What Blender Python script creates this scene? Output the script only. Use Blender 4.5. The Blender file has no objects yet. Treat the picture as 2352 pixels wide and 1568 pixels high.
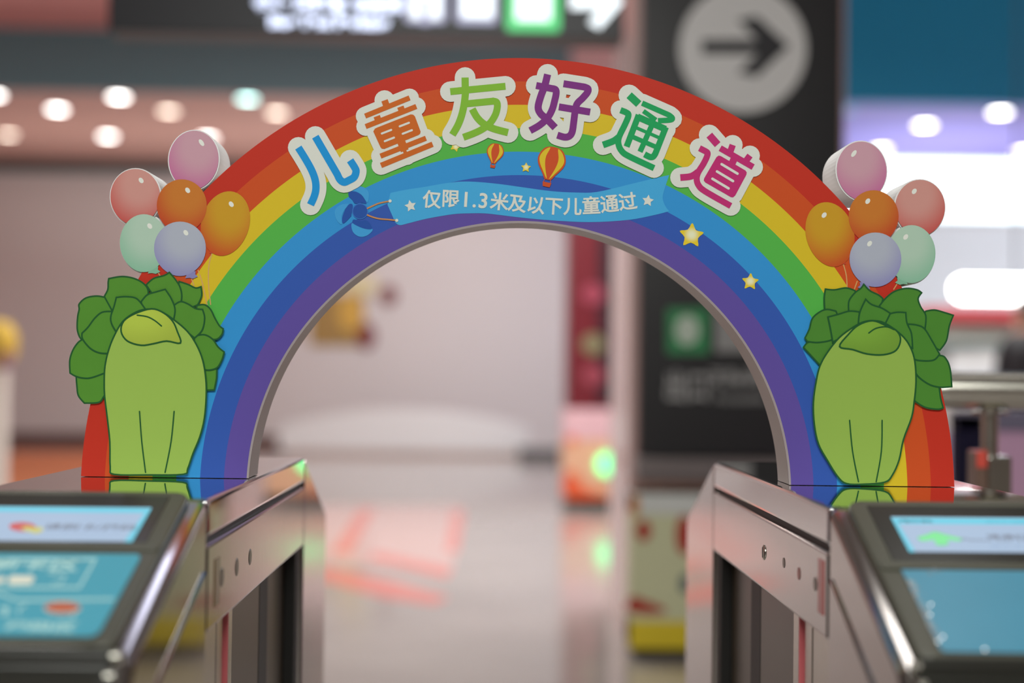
import bpy, bmesh, math, random
from mathutils import Vector, Matrix
from mathutils.geometry import tessellate_polygon, delaunay_2d_cdt
random.seed(7)
sc = bpy.context.scene
COL = sc.collection
# ------------------------------------------------------------------ camera
F = 2352*50/36.0
CZ = 1.1205
PITCH = math.atan((860-784)/F); YAW = math.atan(46/F); ROLL = math.radians(0.75)
cam_d = bpy.data.cameras.new('camera'); cam = bpy.data.objects.new('camera', cam_d); COL.objects.link(cam)
cam_d.lens = 50; cam_d.sensor_width = 36; cam_d.clip_start = .05; cam_d.clip_end = 100
R3 = Matrix.Rotation(-YAW, 3, 'Z') @ Matrix.Rotation(math.pi/2+PITCH, 3, 'X') @ Matrix.Rotation(ROLL, 3, 'Z')
cam.matrix_world = Matrix.Translation((0, 0, CZ)) @ R3.to_4x4()
cam_d.dof.use_dof = True; cam_d.dof.focus_distance = 1.61; cam_d.dof.aperture_fstop = 1.75
sc.camera = cam
CP = Vector((0, 0, CZ))
# ------------------------------------------------------------------ world, exposure, large lights
w = bpy.data.worlds.new('world'); sc.world = w; w.use_nodes = True
w.node_tree.nodes['Background'].inputs[0].default_value = (.82, .82, .80, 1)
w.node_tree.nodes['Background'].inputs[1].default_value = .25
sc.view_settings.view_transform = 'Standard'; sc.view_settings.look = 'None'
sc.view_settings.exposure = 0; sc.view_settings.gamma = 1
sc.cycles.use_denoising = True
def area(name, loc, size, power, color=(1, 1, 1), rot=(0, 0, 0), sy=None):
    l = bpy.data.lights.new(name, 'AREA'); l.shape = 'RECTANGLE'; l.size = size; l.size_y = sy or size
    l.energy = power; l.color = color
    o = bpy.data.objects.new(name, l); COL.objects.link(o); o.location = loc; o.rotation_euler = rot
    return o
area('entrance_light', (-.3, -2.2, 3.6), 3.0, 148, (.98, 1, .95), (math.radians(42), 0, 0), 1.6)
area('glare_light', (1.66, 3.40, 4.7), .40, 2.4, (1, .98, .94), (0, 0, 0), .4)  # added small light, placed so its reflection glares on one card reader
area('balloon_fill', (0, 1.72, 3.9), 1.2, 20, (1, .97, .92), (0, 0, 0), .6)  # added fill above the arch, brightens the sides of the balloon boards
area('slope_glint_light', (-1.42, 4.7, 4.7), .12, 1.6, (.72, .76, 1), (0, 0, 0), 1.0)  # added bluish light for a thin highlight on a reader slope
area('hall_light', (-1.0, 9.5, 4.8), 6, 370, (.985, .985, .955), (0, 0, 0), 3.0)
area('wall_fill', (0.3, 17.6, 4.2), 5, 180, (.985, .985, .97), (math.radians(28), 0, 0), 1.2)  # added fill that brightens the middle of the back wall
area('shop_light', (6.5, 11.5, 3.9), 3, 190, (.85, .88, 1), (0, 0, 0), 3.0)
area('ceiling_fill', (6.0, 18.6, 3.0), 3.0, 60, (.78, .76, 1), (math.pi, 0, 0), 3.0)  # added upward fill for the violet ceiling, no fitting there
area('ceiling_fill', (-4.0, 18.7, 2.6), 7.0, 34, (.97, .97, .92), (math.pi, 0, 0), 2.0)  # second added upward fill, for the rose ceiling and upper wall
# ------------------------------------------------------------------ helpers
def lin(c):
    c = c/255.0
    return c/12.92 if c <= .04045 else ((c+.055)/1.055)**2.4
KA = .78
def new_mat(name):
    m = bpy.data.materials.new(name); m.use_nodes = True
    return m, m.node_tree, m.node_tree.nodes['Principled BSDF']
def mat(name, rgb, rough=.5, metal=0, k=KA, spec=.5, noise=0, nscale=30, bump=0, aniso=0):
    m, nt, b = new_mat(name)
    col = [min(.92, lin(c)/k) for c in rgb] + [1]
    b.inputs['Base Color'].default_value = col
    b.inputs['Roughness'].default_value = rough; b.inputs['Metallic'].default_value = metal
    b.inputs['Specular IOR Level'].default_value = spec
    if noise or bump:
        tc = nt.nodes.new('ShaderNodeTexCoord'); n = nt.nodes.new('ShaderNodeTexNoise')
        n.inputs['Scale'].default_value = nscale; n.inputs['Detail'].default_value = 3
        nt.links.new(tc.outputs['Object'], n.inputs['Vector'])
        if noise:
            mx = nt.nodes.new('ShaderNodeMix'); mx.data_type = 'RGBA'
            mx.inputs[6].default_value = [c*(1-noise) for c in col[:3]]+[1]
            mx.inputs[7].default_value = [min(1, c*(1+noise)) for c in col[:3]]+[1]
            nt.links.new(n.outputs['Fac'], mx.inputs[0]); nt.links.new(mx.outputs[2], b.inputs['Base Color'])
        if bump:
            bp = nt.nodes.new('ShaderNodeBump'); bp.inputs['Strength'].default_value = bump
            bp.inputs['Distance'].default_value = .001
            nt.links.new(n.outputs['Fac'], bp.inputs['Height']); nt.links.new(bp.outputs[0], b.inputs['Normal'])
    return m
def emis(name, rgb, s=1.0):
    m, nt, b = new_mat(name)
    c = [lin(x) for x in rgb]+[1]
    b.inputs['Base Color'].default_value = (0.02, 0.02, 0.02, 1); b.inputs['Roughness'].default_value = .25
    b.inputs['Emission Color'].default_value = c; b.inputs['Emission Strength'].default_value = s
    return m
def brushed(name, base, rough, stretch=(1, 1, 60), br=.06):
    """stainless steel with fine streaks"""
    m, nt, b = new_mat(name)
    b.inputs['Base Color'].default_value = base+(1,); b.inputs['Metallic'].default_value = 1
    tc = nt.nodes.new('ShaderNodeTexCoord'); mp = nt.nodes.new('ShaderNodeMapping')
    mp.inputs['Scale'].default_value = stretch
    n = nt.nodes.new('ShaderNodeTexNoise'); n.inputs['Scale'].default_value = 12; n.inputs['Detail'].default_value = 4
    mr = nt.nodes.new('ShaderNodeMapRange'); mr.inputs[3].default_value = max(.01, rough-br); mr.inputs[4].default_value = rough+br
    nt.links.new(tc.outputs['Object'], mp.inputs[0]); nt.links.new(mp.outputs[0], n.inputs['Vector'])
    nt.links.new(n.outputs['Fac'], mr.inputs[0]); nt.links.new(mr.outputs[0], b.inputs['Roughness'])
    return m
def ray(px, py):
    return R3 @ Vector(((px-1176)/F, (784-py)/F, -1))
def pt(px, py, Y):
    d = ray(px, py); return CP + d*(Y/d.y)
def pplane(px, py, P0, N):
    d = ray(px, py); return CP + d*((P0-CP).dot(N)/d.dot(N))
def tag(o, label=None, cat=None, group=None, kind=None):
    if label: o['label'] = label
    if cat: o['category'] = cat
    if group: o['group'] = group
    if kind: o['kind'] = kind
    return o
def link(name, me, m=None, parent=None):
    o = bpy.data.objects.new(name, me); COL.objects.link(o)
    if m: me.materials.append(m)
    if parent:
        o.parent = parent
        o.matrix_parent_inverse = parent_inv(parent)
    return o
def parent_inv(p):
    M = p.matrix_basis.copy()
    if p.parent: M = p.parent.matrix_basis @ p.matrix_parent_inverse @ M if p.parent.parent is None else world(p)
    return M.inverted()
def world(o):
    return (world(o.parent) @ o.matrix_parent_inverse @ o.matrix_basis) if o.parent else o.matrix_basis.copy()
def mesh(name, vs, fs, m=None, parent=None, smooth=False, recalc=False):
    me = bpy.data.meshes.new(name); me.from_pydata([tuple(v) for v in vs], [], fs)
    if recalc:
        b = bmesh.new(); b.from_mesh(me); bmesh.ops.recalc_face_normals(b, faces=b.faces); b.to_mesh(me); b.free()
    if smooth:
        for p in me.polygons: p.use_smooth = True
    me.update()
    return link(name, me, m, parent)
def empty(name, loc):
    o = bpy.data.objects.new(name, None); COL.objects.link(o); o.location = loc; o.empty_display_size = .1
    return o
class MB:
    def __init__(s): s.v = []; s.f = []
    def box(s, x0, x1, y0, y1, z0, z1):
        if x0 > x1: x0, x1 = x1, x0
        if y0 > y1: y0, y1 = y1, y0
        n = len(s.v)
        s.v += [(x, y, z) for z in (z0, z1) for y in (y0, y1) for x in (x0, x1)]
        s.f += [[n+i for i in q] for q in ((0, 2, 3, 1), (4, 5, 7, 6), (0, 1, 5, 4), (2, 6, 7, 3), (0, 4, 6, 2), (1, 3, 7, 5))]
        return s
    def prism(s, prof, x0, x1):          # profile in (y,z), extruded along x
        n = len(s.v); k = len(prof)
        s.v += [(x0, y, z) for y, z in prof] + [(x1, y, z) for y, z in prof]
        tris = tessellate_polygon([[Vector((y, z, 0)) for y, z in prof]])
        s.f += [[n+i for i in t] for t in tris] + [[n+k+i for i in t] for t in tris]
        s.f += [[n+i, n+(i+1) % k, n+k+(i+1) % k, n+k+i] for i in range(k)]
        return s
    def solid(s, front, back):           # two matching outlines of 3D points
        n = len(s.v); k = len(front)
        s.v += [tuple(p) for p in front] + [tuple(p) for p in back]
        tris = tessellate_polygon([[Vector(p) for p in front]])
        s.f += [[n+i for i in t] for t in tris] + [[n+k+i for i in t] for t in tris]
        s.f += [[n+i, n+(i+1) % k, n+k+(i+1) % k, n+k+i] for i in range(k)]
        return s
    def lathe(s, prof, cx, cy, cz, seg=24, axis='Z'):
        n = len(s.v)
        for r, h in prof:
            for i in range(seg):
                a = 2*math.pi*i/seg; c, d = r*math.cos(a), r*math.sin(a)
                p = {'Z': (c, d, h), 'X': (h, c, d), 'Y': (c, h, d)}[axis]
                s.v.append((cx+p[0], cy+p[1], cz+p[2]))
        for j in range(len(prof)-1):
            for i in range(seg):
                k = (i+1) % seg
                s.f.append([n+j*seg+i, n+j*seg+k, n+(j+1)*seg+k, n+(j+1)*seg+i])
        s.f.append([n+i for i in range(seg)]); s.f.append([n+(len(prof)-1)*seg+i for i in range(seg)])
        return s
    def make(s, name, m, parent=None, bevel=0, smooth=False):
        me = bpy.data.meshes.new(name); me.from_pydata(s.v, [], s.f)
        b = bmesh.new(); b.from_mesh(me)
        if bevel:
            bmesh.ops.dissolve_limit(b, angle_limit=.01, verts=b.verts, edges=b.edges)
        bmesh.ops.recalc_face_normals(b, faces=b.faces)
        b.to_mesh(me); b.free()
        for p in me.polygons: p.use_smooth = smooth
        o = link(name, me, m, parent)
        if bevel:
            md = o.modifiers.new('bevel', 'BEVEL'); md.width = bevel; md.segments = 3; md.limit_method = 'ANGLE'; md.angle_limit = .6
        if smooth and not bevel:
            me.set_sharp_from_angle(angle=.7)
        return o
def cat(pts, n=8, closed=False):         # Catmull-Rom
    P = [Vector(p) for p in pts]; out = []; k = len(P)
    rng = range(k) if closed else range(k-1)
    for i in rng:
        if closed: a, b, c, d = P[i-1], P[i], P[(i+1) % k], P[(i+2) % k]
        else: a, b, c, d = P[max(i-1, 0)], P[i], P[i+1], P[min(i+2, k-1)]
        for j in range(n):
            t = j/n
            out.append(.5*((2*b)+(c-a)*t+(2*a-5*b+4*c-d)*t*t+(3*b-a-3*c+d)*t**3))
    if not closed: out.append(P[-1])
    return [(p[0], p[1]) for p in out]
def strokes2d(lines, grow=0, rnd=False, closed=False):
    """polygons (2D) of thick polylines: each line = (points, halfwidth)"""
    polys = []
    for L in lines:
        pts, hw = [Vector(p) for p in L[0]], L[1]+grow
        pts = [p for i, p in enumerate(pts) if i == 0 or (p-pts[i-1]).length > 1e-6]
        k = len(pts)
        if closed: pts = pts+[pts[0]]; k += 1
        if k < 2: continue
        dirs = [(pts[i+1]-pts[i]).normalized() for i in range(k-1)]
        offs = []
        for i in range(k):
            if closed and i in (0, k-1): a, b = dirs[-1], dirs[0]
            else: a, b = dirs[max(i-1, 0)], dirs[min(i, k-2)]
            t = (a+b)
            t = t.normalized() if t.length > 1e-4 else a
            nrm = Vector((-t.y, t.x)); c = max(.45, abs(nrm.dot(Vector((-a.y, a.x)))))
            offs.append(nrm*(hw/c))
        for i in range(k-1):
            polys.append([pts[i]+offs[i], pts[i]-offs[i], pts[i+1]-offs[i+1], pts[i+1]+offs[i+1]])
        if rnd:
            for p in pts:
                polys.append([p+Vector((math.cos(a), math.sin(a)))*hw for a in [2*math.pi*j/20 for j in range(20)]])
    return polys
def ell(cx, cy, rx, ry, n=28, rot=0):
    c, s_ = math.cos(rot), math.sin(rot)
    return [(cx+rx*math.cos(a)*c-ry*math.sin(a)*s_, cy+rx*math.cos(a)*s_+ry*math.sin(a)*c) for a in [2*math.pi*i/n for i in range(n)]]
def union2d(polys):
    vs = []; fs = []
    for p in polys:
        q = [Vector((v[0], v[1])) for v in p]
        ar = sum(q[i-1].x*q[i].y-q[i].x*q[i-1].y for i in range(len(q)))
        if abs(ar) < 1e-6: continue
        if ar < 0: q.reverse()
        n0 = len(vs); vs += q; fs.append(list(range(n0, len(vs))))
    r = delaunay_2d_cdt(vs, [], fs, 0, 1e-4)
    P = [[vs[i] for i in f] for f in fs]
    bb = [(min(v.x for v in p), max(v.x for v in p), min(v.y for v in p), max(v.y for v in p)) for p in P]
    def inside(x, y):
        for p, b in zip(P, bb):
            if b[0] <= x <= b[1] and b[2] <= y <= b[3]:
                c = False
                for i in range(len(p)):
                    a, d = p[i-1], p[i]
                    if (a.y > y) != (d.y > y) and x < (d.x-a.x)*(y-a.y)/(d.y-a.y)+a.x: c = not c
                if c: return True
        return False
    V = r[0]; out = []
    for f in r[2]:
        cx = sum(V[i].x for i in f)/len(f); cy = sum(V[i].y for i in f)/len(f)
        if inside(cx, cy): out.append(list(f))
    return [(v.x, v.y) for v in V], out
def text2mesh(body, size, bold=0):
    cu = bpy.data.curves.new('t', 'FONT'); cu.body = body; cu.size = size; cu.align_x = 'CENTER'; cu.align_y = 'CENTER'
    cu.offset = bold; cu.resolution_u = 4
    o = bpy.data.objects.new('t', cu); COL.objects.link(o)
    dg = bpy.context.evaluated_depsgraph_get(); dg.update()
    me = bpy.data.meshes.new_from_object(o.evaluated_get(dg))
    vs = [v.co.copy() for v in me.vertices]; fs = [list(p.vertices) for p in me.polygons]
    bpy.data.objects.remove(o); bpy.data.meshes.remove(me)
    return vs, fs
def text(name, body, size, m, o3, xd, yd, parent, bold=0, sx=1):
    vs, fs = text2mesh(body, size, bold)
    if not vs: return None
    xd = Vector(xd).normalized(); yd = Vector(yd).normalized(); o3 = Vector(o3)
    return mesh(name, [o3+xd*(v.x*sx)+yd*v.y for v in vs], fs, m, parent)

# ------------------------------------------------------------------ materials
STEEL = brushed('polished_steel', (.50, .475, .46), .10, (3, 60, 1.5), .05)
STEEL_TOP = brushed('mirror_steel', (.70, .69, .69), .025, (40, 2, 1), .012)
STEEL_DULL = brushed('satin_steel', (.58, .56, .50), .24)
DARKGAP = mat('gap_black', (22, 20, 20), .5)
RECESS = mat('smoked_acrylic', (82, 72, 60), .32)
RECESS2 = mat('dark_rubber', (28, 27, 26), .5)
BEZEL = mat('bezel_charcoal', (72, 72, 62), .22, bump=.12, nscale=900)
BEZEL2 = mat('bezel_black', (38, 38, 34), .2)
WHITEP = mat('print_white', (205, 207, 199), .5, spec=.15)

# ------------------------------------------------------------------ setting
FLOOR = None
m, nt, b = new_mat('polished_stone_floor')
tc = nt.nodes.new('ShaderNodeTexCoord'); n = nt.nodes.new('ShaderNodeTexNoise'); n.inputs['Scale'].default_value = 1.2
n.inputs['Detail'].default_value = 5
cr = nt.nodes.new('ShaderNodeValToRGB'); cr.color_ramp.elements[0].color = (.44, .40, .375, 1); cr.color_ramp.elements[1].color = (.53, .485, .455, 1)
cr.color_ramp.elements[0].position = .35; cr.color_ramp.elements[1].position = .7
nt.links.new(tc.outputs['Object'], n.inputs['Vector']); nt.links.new(n.outputs['Fac'], cr.inputs[0]); nt.links.new(cr.outputs[0], b.inputs['Base Color'])
b.inputs['Roughness'].default_value = .10; b.inputs['Specular IOR Level'].default_value = .75
FLOOR = m
XL, XR, YB, YF = -9.0, 9.0, -5.0, 21.5
tag(MB().box(XL, XR, YB, YF, -.1, 0).make('floor', FLOOR), kind='structure')
WALLM = mat('wall_paint', (208, 204, 204), .5, noise=.03, nscale=.8)
tag(MB().box(XL, 3.4, YF, YF+.2, 0, 6).make('wall_back', WALLM), kind='structure')
tag(MB().box(XL-.2, XL, YB, YF, 0, 6).make('wall_left', mat('wall_left_paint', (190, 160, 152), .5)), kind='structure')
tag(MB().box(XR, XR+.2, YB, YF, 0, 6).make('wall_right', mat('wall_right_paint', (190, 160, 155), .5)), kind='structure')
tag(MB().box(XL, XR, YB-.2, YB, 0, 6).make('wall_front', mat('wall_front_paint', (150, 140, 130), .5)), kind='structure')
CZ1 = 4.25
CEIL1 = mat('ceiling_rose', (205, 158, 146), .35)
tag(MB().box(XL, 1.4, 16.1, YF, CZ1, CZ1+.1).make('ceiling', CEIL1), kind='structure')
tag(MB().box(1.4, XR, 16.1, YF, CZ1, CZ1+.1).make('ceiling', mat('ceiling_lit_violet', (178, 172, 225), .3)), kind='structure')  # same ceiling, violet tone of the light put into its colour
tag(MB().box(XL, 1.6, 12.5, 16.0, 4.95, 5.05).make('ceiling', mat('ceiling_coral', (245, 150, 145), .3)), kind='structure')
tag(MB().box(XL, .85, 16.0, 16.1, CZ1, 4.95).make('trim_1', mat('bulkhead_slate', (98, 136, 146), .4)), kind='structure')
tag(MB().box(.85, 3.4, 16.06, 16.1, CZ1, 4.95).make('trim_2', mat('bulkhead_pink', (250, 190, 192), .4)), kind='structure')
tag(MB().box(3.4, XR, 15.96, 16.1, CZ1, 6.7).make('trim_3', mat('bulkhead_teal', (52, 158, 196), .4)), kind='structure')
tag(MB().box(XL, 3.4, YF-.12, YF, CZ1-.17, CZ1).make('trim_4', mat('cornice_grey', (74, 82, 82), .5)), kind='structure')
BASEB = mat('baseboard_brown', (92, 62, 56), .4)
tag(MB().box(XL, -3.1, YF-.06, YF, 0, .16).make('baseboard_back', BASEB), kind='structure')
tag(MB().box(3.4, XR, YF-.3, YF-.1, 0, 6).make('wall_shop', mat('shop_wall', (205, 212, 235), .5)), kind='structure')
tag(MB().box(3.3, 3.4, 16.1, YF, 0, CZ1).make('wall_divider', mat('divider_paint', (170, 165, 195), .5)), kind='structure')

TEALB = mat('void_teal', (40, 110, 138), .5)
tag(MB().box(XL, XR, YB, 8, 4.95, 5.05).make('ceiling', mat('ceiling_grey2', (150, 145, 142), .5)), kind='structure')
tag(MB().box(1.6, XR, 8, 16.1, 6.7, 6.8).make('ceiling', TEALB), kind='structure')
tag(MB().box(1.6, XR, 8, 8.1, 5.05, 6.7).make('trim_5', TEALB), kind='structure')
tag(MB().box(1.5, 1.6, 8.0, 16.1, 5.05, 6.7).make('trim_6', TEALB), kind='structure')
tag(MB().box(XL, 1.6, 8, 12.5, 4.95, 5.05).make('ceiling', mat('ceiling_grey', (150, 145, 142), .5)), kind='structure')
# ------------------------------------------------------------------ fare gates
def gate(side, xi, xo, s, yend, label, group):
    sg = 1 if xo > xi else -1             # outward direction from the lane
    root = empty('fare_gate', ((xi+xo)/2, 1.6, 0)); tag(root, label, 'fare gate')
    Y1, Y2, Y3 = 1.339, 2.03, 2.31
    X = lambda d: xi+sg*d
    MB().box(X(0), X(abs(xo-xi)), Y1+.001, Y2, .963, 1.0).make('top_plate', STEEL_TOP, root, .005)
    MB().box(X(.006), X(.24), Y1+.004, Y2-.004, .90, .965).make('core', DARKGAP, root)
    pan = MB().box(X(-.0005), X(.012), Y1+.001, Y2-.002, .874, .9575).make('side_panel', STEEL, root, .0035)
    MB().prism([(Y2, 1.0), (Y3-.01, .897), (Y3, .885), (Y3, 0), (Y2, 0)], X(0), xo).make('end_housing', STEEL, root, .006)
    # recess behind the flap opening
    rec = MB().box(X(.022), X(.19), Y1, Y2, 0, .90).make('flap_recess', RECESS, root)
    MB().box(X(.19), X(.245), Y1, Y2, 0, .962).make('outer_panel', STEEL, root)
    for ya, yb, d, mm in ((Y1+.002, 1.444, .010, STEEL_DULL), (1.456, 1.492, .012, STEEL_DULL), (1.517, 1.557, .014, STEEL_DULL), (1.785, 1.85, .0215, RECESS2), (1.995, Y2-.001, .006, RECESS2)):
        MB().box(X(d), X(.0225), ya, yb, 0, .873).make('recess_strip', mm, rec, .002)
    fl = MB().box(X(.0085), X(.0225), 1.500, 1.506, .2, .873).make('flap', mat('flap_red', (215, 110, 115), .3), root, .001)
    # reader end of the body
    ye = yend
    ze = 1.0-s*(Y1-ye)
    MB().prism([(Y1, 1.0), (ye, ze), (ye-.035, ze-.05), (ye-.045, ze-.12), (ye-.045, 0), (Y1, 0)], X(0), xo).make('reader_housing', STEEL, root, .007)
    MB().prism([(Y1-.012, .935), (ye+.02, .935-s*(Y1-.032-ye)), (ye-.02, ze-.11), (ye-.02, 0), (Y1-.012, 0)], X(-.0025), X(.01)).make('door_panel', STEEL, root, .002)
    # reader bezel: frame of the slope
    Nn = Vector((0, -s, 1)).normalized(); Vd = Vector((0, -1, -s)).normalized()
    top = Vector((0, Y1+.002, 1.0))+Nn*.0075
    L = (Y1-ye)*math.sqrt(1+s*s)-.004
    def S(u, v, h=0): return top+Vector((X(u), 0, 0))+Vd*v+Nn*h
    def rr(u0, u1, v0, v1, r, h):
        o = []
        for cu, cv, a0 in ((u1-r, v1-r, 0), (u0+r, v1-r, 90), (u0+r, v0+r, 180), (u1-r, v0+r, 270)):
            for j in range(6):
                a = math.radians(a0+j*18); o.append(S(cu+r*math.cos(a), cv+r*math.sin(a), h))
        return o
    u0, u1 = .0165, .232
    bz = MB().solid(rr(u0, u1, 0, L, .014, 0), rr(u0-.002, u1+.002, -.001, L, .014, -.03)).make('reader_bezel', BEZEL, root, .0025)
    MB().solid(rr(u0+.016, u1-.016, .012, .112, .001, .0009), rr(u0+.016, u1-.016, .012, .112, .001, -.002)).make('screen_surround', BEZEL2, bz, .0006)
    MB().solid(rr(u0+.002, u1-.002, .112, .124, .004, .0024), rr(u0+.002, u1-.002, .110, .126, .004, -.002)).make('cross_bar', BEZEL, bz, .001)
    # nose with the lower reader
    e = S(0, L)
    y0, z0 = e.y, e.z
    nose = MB().prism([(y0+.004, z0-.002), (y0-.004, z0+.0015), (y0-.010, z0-.003), (y0-.012, z0-.014), (y0-.030, z0-.018), (y0-.036, z0-.016), (y0-.042, z0-.022), (y0-.10, z0-.085), (y0-.10, z0-.2), (y0+.004, z0-.2)], X(.014), X(.234)).make('reader_nose', BEZEL2, root, .002)
    P0 = Vector((0, y0-.042, z0-.022)); dd = Vector((0, -.058, -.063)).normalized(); N2 = Vector((0, dd.z, -dd.y)); N2 = N2 if N2.z > 0 else -N2
    def S2(u, v, h): return P0+Vector((X(u), 0, 0))+dd*v+N2*h
    q = lambda h, a: [S2(.045-a, .014-a, h), S2(.205+a, .014-a, h), S2(.205+a, .08, h), S2(.045-a, .08, h)]
    MB().solid(q(.001, 0), q(-.002, 0)).make('reader_plate', mat('plate_teal_dark', (22, 118, 145), .35), nose)
    for k in range(2):
        MB().lathe([(.0035, -.004), (.0048, -.003), (.0048, .003), (.0035, .004)], X(.012+.0008*k), y0-.006-.013*k, z0-.006-.012*k, 16, 'X').make('hinge_pin', STEEL_DULL, nose, smooth=True)
    return root, pan, bz, (top, Nn, Vd, S)
GROUP = 'fare gates either side of the lane'
gL = gate('L', -.264, -.509, .352, 1.068, 'stainless steel fare gate under the arch foot with the winged green cut-out, card reader screen showing red and yellow symbol', GROUP)
gR = gate('R', .3195, .5655, .445, 1.105, 'stainless steel fare gate with green arrow on its reader screen and a lock in its side', GROUP)
gL[0]['label'] = 'stainless steel fare gate on the left, reader screen with red and yellow card symbol'
gR[0]['label'] = 'stainless steel fare gate on the right, reader screen with green arrow'

def on_side(gate_t, xi, sg, items):
    for (name, px0, py0, px1, py1, kind, m) in items:
        P = Vector((xi-sg*.0008, 0, 0)); N = Vector((1, 0, 0))
        a = pplane(px0, py0, P, N); c = pplane(px1, py1, P, N)
        ym, zm = (a.y+c.y)/2, (a.z+c.z)/2
        if kind == 'rect':
            MB().box(P.x-.0006, P.x+.0006, a.y, c.y, min(a.z, c.z), max(a.z, c.z)).make(name, m, gate_t, .0003)
        else:
            r = abs(c.z-a.z)/2
            MB().lathe([(r, -.0002), (r*.9, .0002)] if kind == 'hole' else [(r, -.003), (r, .001), (r*.7, .0025)], P.x, ym, zm, 18, 'X').make(name, m, gate_t)
HOLE = mat('sensor_dark', (92, 82, 70), .3)
ay = lambda x, xi: xi*F/(x-1130)
on_side(gL[1], -.264, -1, [('indicator_strip', 494, 1285, 503, 1385, 'rect', mat('strip_amber', (120, 100, 70), .2)),
    ('sensor', 506, 1305, 514, 1345, 'hole', HOLE), ('sensor', 541, 1283, 548, 1320, 'hole', HOLE), ('sensor', 572, 1262, 578, 1295, 'hole', HOLE)])
on_side(gR[1], .3195, 1, [('indicator_strip', 1880, 1281, 1891, 1414, 'rect', mat('strip_red', (165, 75, 72), .2)),
    ('sensor', 1868, 1322, 1876, 1360, 'hole', HOLE), ('sensor', 1831, 1300, 1838, 1334, 'hole', mat('sensor_red', (150, 70, 66), .3)), ('sensor', 1797, 1278, 1803, 1306, 'hole', HOLE)])
lk = pplane(1756, 1268, Vector((.3195, 0, 0)), Vector((1, 0, 0)))
lock = MB().lathe([(.009, .0), (.009, -.001), (.007, -.0022), (.0, -.0022)], .3195, lk.y, lk.z, 20, 'X').make('lock', STEEL_DULL, gR[1], smooth=True)
MB().box(.3169, .3174, lk.y-.0012, lk.y+.0012, lk.z-.006, lk.z+.006).make('keyhole', DARKGAP, lock)

# art on the reader panels, traced on the sloping plane
def panel_poly(g, name, pts, m, parent, lay, thick=.0004):
    top, Nn, Vd, S = g[3]
    P = top+Nn*(.0009+lay*.00025)
    fr = [pplane(x, y, P, Nn) for x, y in pts]
    return MB().solid(fr, [p-Nn*thick for p in fr]).make(name, m, parent)
def panel_text(g, name, body, cx, cy, hpx, m, parent, lay, bold=0, sx=1):
    top, Nn, Vd, S = g[3]
    P = top+Nn*(.0009+lay*.00025)
    o = pplane(cx, cy, P, Nn); a = pplane(cx, cy-hpx/2, P, Nn); c = pplane(cx, cy+hpx/2, P, Nn)
    size = (a-c).length*1.05
    return text(name, body, size, m, o, (1, 0, 0), -Vd, parent, bold*size, sx)
SCR = emis('screen_pale', (168, 190, 216)); SCB = emis('screen_cyan', (110, 205, 228)); SCD = emis('screen_navy', (40, 70, 90))
SCG = emis('screen_green', (128, 232, 152)); SCR2 = emis('screen_red', (205, 95, 95)); SCY = emis('screen_yellow', (205, 200, 110)); SCT = emis('screen_grey_text', (120, 125, 140))
SCL = emis('screen_edge', (120, 215, 235))
TEAL = mat('plate_teal', (66, 152, 174), .3); TEAL2 = mat('plate_blue', (72, 138, 165), .28, noise=.05, nscale=25)
TEALW = mat('plate_print', (165, 208, 208), .4); WHT = mat('plate_white', (215, 215, 200), .4); REDD = mat('plate_red', (178, 90, 60), .4)
def ribbon_on(g, name, lines, m, parent, lay, rnd=False):
    top, Nn, Vd, S = g[3]; P = top+Nn*(.0009+lay*.00025); vs = []; fs = []
    v2, fs = union2d(strokes2d(lines, rnd=rnd))
    return mesh(name, [pplane(x, y, P, Nn) for x, y in v2], fs, m, parent)
bzL = gL[2]
scr = panel_poly(gL, 'screen', [(-130, 1161), (348, 1165), (303, 1243), (-205, 1239)], SCR, bzL, 1)
panel_poly(gL, 'status_bar', [(-130, 1162), (347, 1166), (340, 1177), (-138, 1173)], SCB, scr, 2)
panel_poly(gL, 'screen_rim', [(340, 1166), (348, 1166), (303, 1243), (286, 1243)], SCB, scr, 2.5)
panel_poly(gL, 'card_symbol', ell(52, 1209, 31, 10, rot=.03), SCR2, scr, 3)
panel_poly(gL, 'card_symbol', [(48, 1212), (62, 1208), (80, 1211), (97, 1210), (99, 1217), (84, 1224), (70, 1220), (56, 1217)], SCY, scr, 4)
panel_text(gL, 'screen_text', '请刷卡/扫码', 208, 1211, 13, SCT, scr, 3, .02, 1.25)
panel_text(gL, 'screen_text', 'Please swipe card or scan', 205, 1220, 5, emis('screen_soft_text', (150, 165, 195)), scr, 3, 0, 1.1)
panel_text(gL, 'screen_text', '--  --  --', 225, 1186, 8, emis('screen_soft_blue', (150, 180, 215)), scr, 3)
pl = panel_poly(gL, 'reader_plate', [(-230, 1267), (315, 1272), (322, 1276), (320, 1285), (232, 1445), (222, 1456), (205, 1461), (-350, 1458)], TEAL, bzL, 1)
panel_text(gL, 'plate_text', '刷卡区', 78, 1298, 28, TEALW, pl, 2, .03, 1.05)
ribbon_on(gL, 'plate_frame', [([(-200, 1284), (219, 1284), (182, 1349), (-240, 1347)], 2.5)], TEALW, pl, 2)
ribbon_on(gL, 'plate_line', [([(-160, 1345), (0, 1364), (40, 1378), (262, 1376)], 2.6)], TEALW, pl, 2)
ribbon_on(gL, 'plate_line', [([(110, 1315), (150, 1322), (140, 1338), (120, 1340)], 1.6)], TEALW, pl, 2)
panel_poly(gL, 'plate_mark', [(22, 1323), (30, 1321), (76, 1322), (80, 1328), (70, 1340), (24, 1341), (17, 1336)], WHT, pl, 3)
panel_poly(gL, 'plate_mark', [(-10, 1328), (8, 1322), (14, 1330), (4, 1338), (-12, 1338)], WHT, pl, 3)
panel_poly(gL, 'plate_mark', ell(143, 1396, 42, 13), WHT, pl, 3)
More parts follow.
